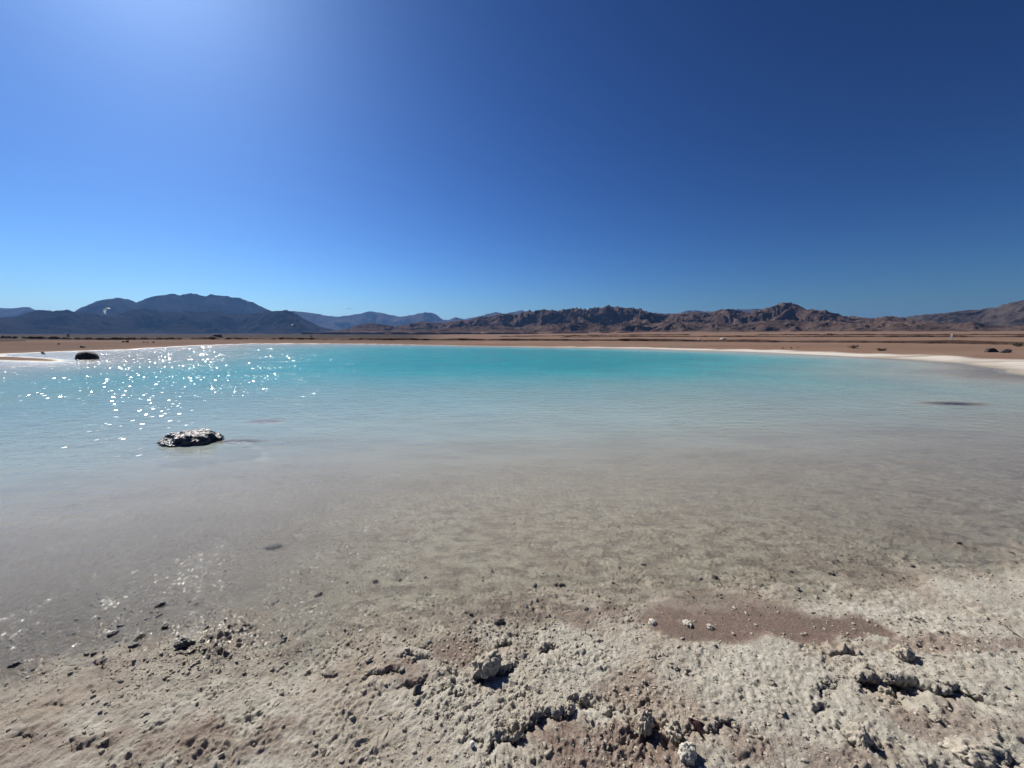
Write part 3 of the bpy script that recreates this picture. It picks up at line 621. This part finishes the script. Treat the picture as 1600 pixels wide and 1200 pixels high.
crumb_mass('mud_crumbs', 6500, .003, .0115, M_clod, lambda p: p[:, 3] > .08, 'fine crumbs of dried grey mud strewn over the shore', 'gravel', 0)
crumb_mass('dark_gravel', 7000, .0025, .008, M_dark, lambda p: (p[:, 3] <= .2) & (p[:, 3] > -1.8), 'fine dark gravel at the waterline and under shallow water', 'gravel', 20)

crumb_mass('mud_grit', 16000, .0018, .0045, M_clod, lambda p: p[:, 3] > .0, 'tiny grit of dried mud scattered on the shore', 'gravel', 40)
# ------------------------------------------------------------------ shrubs
M_foliage = plain('dry_olive_leaves', (.055,.05,.032), .8); M_stem = plain('shrub_stem', (.08,.055,.04), .9)
def shrub(u, dist, w, h, seed, label, n=260, tree=False):
    rg = random.Random(seed); gx, gy = AT(u, dist); gz = float(ground_at(gx, gy)[0])
    e = empty('acacia_tree' if tree else 'desert_shrub', (gx, gy, gz-.03)); tips = []
    bm = bmesh.new()
    for k in range(5 if tree else 9):
        a = rg.uniform(0, 6.28); q = rg.uniform(.2, 1); pts = [(0, 0, 0)]; base = h*.45 if tree else 0
        if tree: pts.append((.02*h, .01*h, base))
        for t in (.35, .7, 1): pts.append((math.cos(a)*w/2*q*t, math.sin(a)*w/2*q*t*.8, base+(h-base)*t*rg.uniform(.5, .95)))
        tube(bm, pts, [(.05*h if tree else .015+.02*h)*(1-.8*i/len(pts)) for i in range(len(pts))], 5); tips += [Vector(p) for p in pts[-2:]]
    bm_obj('trunk' if tree else 'stem', bm, M_stem, e)
    bm = bmesh.new()
    for k in range(n):
        c = rg.choice(tips)+Vector((rg.gauss(0, w*.1), rg.gauss(0, w*.1), rg.gauss(0, h*.13))); c.z = max(c.z, .02)
        s_ = rg.uniform(.03, .07)*max(w, h); a = Vector((rg.gauss(0, 1), rg.gauss(0, 1), rg.gauss(0, 1))).normalized(); b = a.orthogonal().normalized(); cc = a.cross(b)
        vs_ = [bm.verts.new(c+b*s_*x_+cc*s_*.45*y_) for x_, y_ in ((-1,0),(0,-1),(1,0),(0,1))]; bm.faces.new(vs_)
    bm_obj('crown' if tree else 'foliage', bm, M_foliage, e)
    tag(e, label, 'tree' if tree else 'shrub', None if tree else 'low desert shrubs')
shrub(1335, 47, .8, .36, 1, 'low dark dry shrub on the brown beach, left of a flatter one')
shrub(1378, 44, .8, .2, 2, 'flat sprawling dark shrub on the brown beach by the white strip')
shrub(1592, 62, 1.3, .35, 3, 'low dark shrub on the brown beach at the right edge')
shrub(1300, 240, 5, .9, 4, 'wide dark shrub on the plain beyond the bank at right')
shrub(1121, 700, 4.5, 5.5, 5, 'small dark tree standing at the foot of the mountains', 420, True)
shrub(487, 190, 1.3, 1.6, 6, 'small dark bush behind the bank left of centre')
shrub(106, 290, 2.0, 2.4, 7, 'small dark bush on the horizon bank at far left')

# ------------------------------------------------------------------ white marker board and pale pile
M_wpaint = plain('white_paint', (.8,.8,.78), .5)
gx, gy = AT(1487, 84); gz = float(ground_at(gx, gy)[0]); e = empty('white_marker', (gx, gy, gz), -.9)
bm = bmesh.new(); bmesh.ops.create_cube(bm, size=1, matrix=Matrix.Translation((0, 0, .55)) @ Matrix.Diagonal((.2, .12, 1.1, 1))); bmesh.ops.bevel(bm, geom=bm.edges[:], offset=.02, segments=2, affect='EDGES'); bm_obj('post', bm, M_wpaint, e)
bm = bmesh.new(); bmesh.ops.create_cone(bm, cap_ends=True, segments=4, radius1=.15, radius2=.03, depth=.1, matrix=Matrix.Translation((0, 0, 1.15)) @ Matrix.Rotation(R(45), 4, 'Z')); bm_obj('cap', bm, M_wpaint, e)
bm = bmesh.new(); bmesh.ops.create_cube(bm, size=1, matrix=Matrix.Translation((0, 0, .04)) @ Matrix.Diagonal((.34, .26, .1, 1))); bm_obj('base', bm, M_wpaint, e)
tag(e, 'white marker post standing behind the dark bank at right', 'post')
for u, dist, w, sd_, lab in ((1130, 95, .75, 71, 'wide low pale sand heap just behind the bank right of centre'), (1322, 260, .9, 72, 'small pale heap on the plain at right'), (1093, 92, .45, 73, 'small pale sand heap left of the wide one behind the bank')):
    gx, gy = AT(u, dist); stone('sand_heap', gx, gy, 0, (w, w*.7, w*.4), .5, sd_, lab, 'heap', M_pale, sub=4, rough=.2, sink=.35)

# ------------------------------------------------------------------ parked off-road car far left
M_car = plain('dark_car_paint', (.02,.022,.026), .3, 0, .6); M_glass = plain('car_glass', (.03,.035,.04), .08, 0, 0, .9); M_tyre = plain('tyre_rubber', (.02,.02,.02), .9); M_rim = plain('rim_metal', (.4,.4,.4), .35, .8); M_lamp = plain('headlight_glass', (.75,.75,.72), .12, .2)
def car():
    gx, gy = AT(337, 205); gz = float(ground_at(gx, gy)[0])
    e = empty('parked_car', (gx, gy, gz), R(180+38))
    def prism(name, pts, w, m, y0=0, bev=.06):
        bm = bmesh.new(); A = [bm.verts.new((px, y0-w/2, pz)) for px, pz in pts]; B = [bm.verts.new((px, y0+w/2, pz)) for px, pz in pts]
        bm.faces.new(A); bm.faces.new(B[::-1])
        for i in range(len(pts)): j = (i+1) % len(pts); bm.faces.new((A[i], B[i], B[j], A[j]))
        if bev: bmesh.ops.bevel(bm, geom=bm.edges[:], offset=bev, segments=2, affect='EDGES')
        return bm_obj(name, bm, m, e)
    prism('body', [(-2.25,.42),(2.25,.42),(2.3,.75),(2.2,1.02),(1.15,1.12),(-2.2,1.12),(-2.3,.8)], 1.8, M_car)
    cab = prism('cabin', [(1.15,1.08),(.45,1.72),(-1.95,1.76),(-2.2,1.08)], 1.62, M_car)
    for sd2 in (-1, 1):
        for pts in ([(.95,1.16),(.42,1.62),(-.45,1.64),(-.45,1.16)], [(-.55,1.16),(-.55,1.64),(-1.25,1.65),(-1.25,1.16)], [(-1.35,1.16),(-1.35,1.65),(-1.85,1.65),(-2.02,1.16)]): prism('side_window', pts, .03, M_glass, sd2*.81, 0)
        bm = bmesh.new(); bmesh.ops.create_uvsphere(bm, u_segments=12, v_segments=8, radius=.13, matrix=Matrix.Translation((2.2, sd2*.66, .86)) @ Matrix.Diagonal((.5, 1.3, .8, 1))); bm_obj('headlight', bm, M_lamp, e)
        for wx_ in (-1.4, 1.45):
            bm = bmesh.new(); bmesh.ops.create_cone(bm, cap_ends=True, segments=20, radius1=.38, radius2=.38, depth=.26, matrix=Matrix.Translation((wx_, sd2*.82, .38)) @ Matrix.Rotation(R(90), 4, 'X')); bmesh.ops.bevel(bm, geom=bm.edges[:], offset=.03, segments=2, affect='EDGES')
            w = bm_obj('tyre', bm, M_tyre, e)
            bm = bmesh.new(); bmesh.ops.create_cone(bm, cap_ends=True, segments=14, radius1=.21, radius2=.19, depth=.28, matrix=Matrix.Translation((wx_, sd2*.82, .38)) @ Matrix.Rotation(R(90), 4, 'X')); bm_obj('rim', bm, M_rim, w)
    bm = bmesh.new(); vv = [bm.verts.new(c) for c in ((1.14,-.72,1.16),(1.14,.72,1.16),(.53,.66,1.69),(.53,-.66,1.69))]; bm.faces.new(vv); bmesh.ops.translate(bm, verts=bm.verts, vec=(.05, 0, .03)); bmesh.ops.solidify(bm, geom=bm.faces[:], thickness=.02); bm_obj('windscreen', bm, M_glass, e)
    tag(e, 'dark off-road car parked behind the bank below the left mountains', 'car')
car()

# ------------------------------------------------------------------ kites in the air
def kite(u, v, dist, span, chord, rot, col_, edge, label):
    az, el = az_of(u, v); e = empty('surf_kite', (dist*math.sin(az), dist*math.cos(az), CAM_H+dist*math.tan(el))); e.rotation_euler = [R(a) for a in rot]
    mc = plain('kite_cloth', col_, .5); ml = plain('kite_tube', edge, .5); nn = 24; arc = R(150)
    def P(t, c):
        a = (t-.5)*arc; rr = span/arc*1.15; ch = chord*(math.cos((t-.5)*math.pi*.92))**.55
        return Vector((math.sin(a)*rr, (c-.35)*ch-abs(t-.5)**2*chord*.5, math.cos(a)*rr*1.05+.10*chord*math.sin(c*math.pi)))
    bm = bmesh.new(); g = [[bm.verts.new(P(i/nn, j/6)) for j in range(7)] for i in range(nn+1)]
    for i in range(nn):
        for j in range(6): bm.faces.new((g[i][j], g[i+1][j], g[i+1][j+1], g[i][j+1]))
    bmesh.ops.solidify(bm, geom=bm.faces[:], thickness=.02); bm_obj('canopy', bm, mc, e, True)
    bm = bmesh.new(); tube(bm, [P(i/nn, 0) for i in range(nn+1)], [.06+.10*math.sin(math.pi*i/nn) for i in range(nn+1)], 8); bm_obj('leading_edge', bm, ml, e, True)
    for t in (.25, .5, .75):
        bm = bmesh.new(); tube(bm, [P(t, c/5)-Vector((0, 0, .05)) for c in range(6)], .06, 6); bm_obj('strut', bm, ml, e, True)
    bm = bmesh.new(); bar = Vector((0, 2, -22))
    for t in (.02, .98):
        for c in (.05, .9): tube(bm, [P(t, c), bar], .004, 4)
    bm_obj('line', bm, ml, e)
    tag(e, label, 'kite', 'kites in the air over the left shore')
kite(171, 487, 430, 6.5, 2.6, (60, -62, 25), (.75,.85,.85), (.75,.85,.85), 'white kite tilted on edge in front of the left mountains')
kite(545, 486.5, 520, 8.6, 1.0, (-8, 0, 12), (.10,.14,.16), (.12,.16,.18), 'thin arched dark kite against the sky above the low ridge')
kite(457.5, 511, 400, 4.6, 1.6, (20, 35, -15), (.025,.03,.035), (.75,.78,.8), 'small black and white kite low before the dark left mountains')

# ------------------------------------------------------------------ air: pale desert haze round everything
bm = bmesh.new(); bmesh.ops.create_cube(bm, size=1, matrix=Matrix.Translation((0, 0, 375)) @ Matrix.Diagonal((34000, 34000, 830, 1)))
me = bpy.data.meshes.new('haze'); bm.to_mesh(me); bm.free()
M_haze = bpy.data.materials.new('desert_haze'); M_haze.use_nodes = True; hn = M_haze.node_tree.nodes; hn.remove(hn['Principled BSDF'])
pv = hn.new('ShaderNodeVolumePrincipled'); pv.inputs['Density'].default_value = 3.3e-5; pv.inputs['Anisotropy'].default_value = .3; pv.inputs['Color'].default_value = (.22,.47,1.0,1)
M_haze.node_tree.links.new(pv.outputs[0], hn['Material Output'].inputs['Volume'])
hz = link('haze', me, M_haze, smooth=False); tag(hz, 'thin pale blue desert haze over the whole plain', 'haze', kind='stuff')
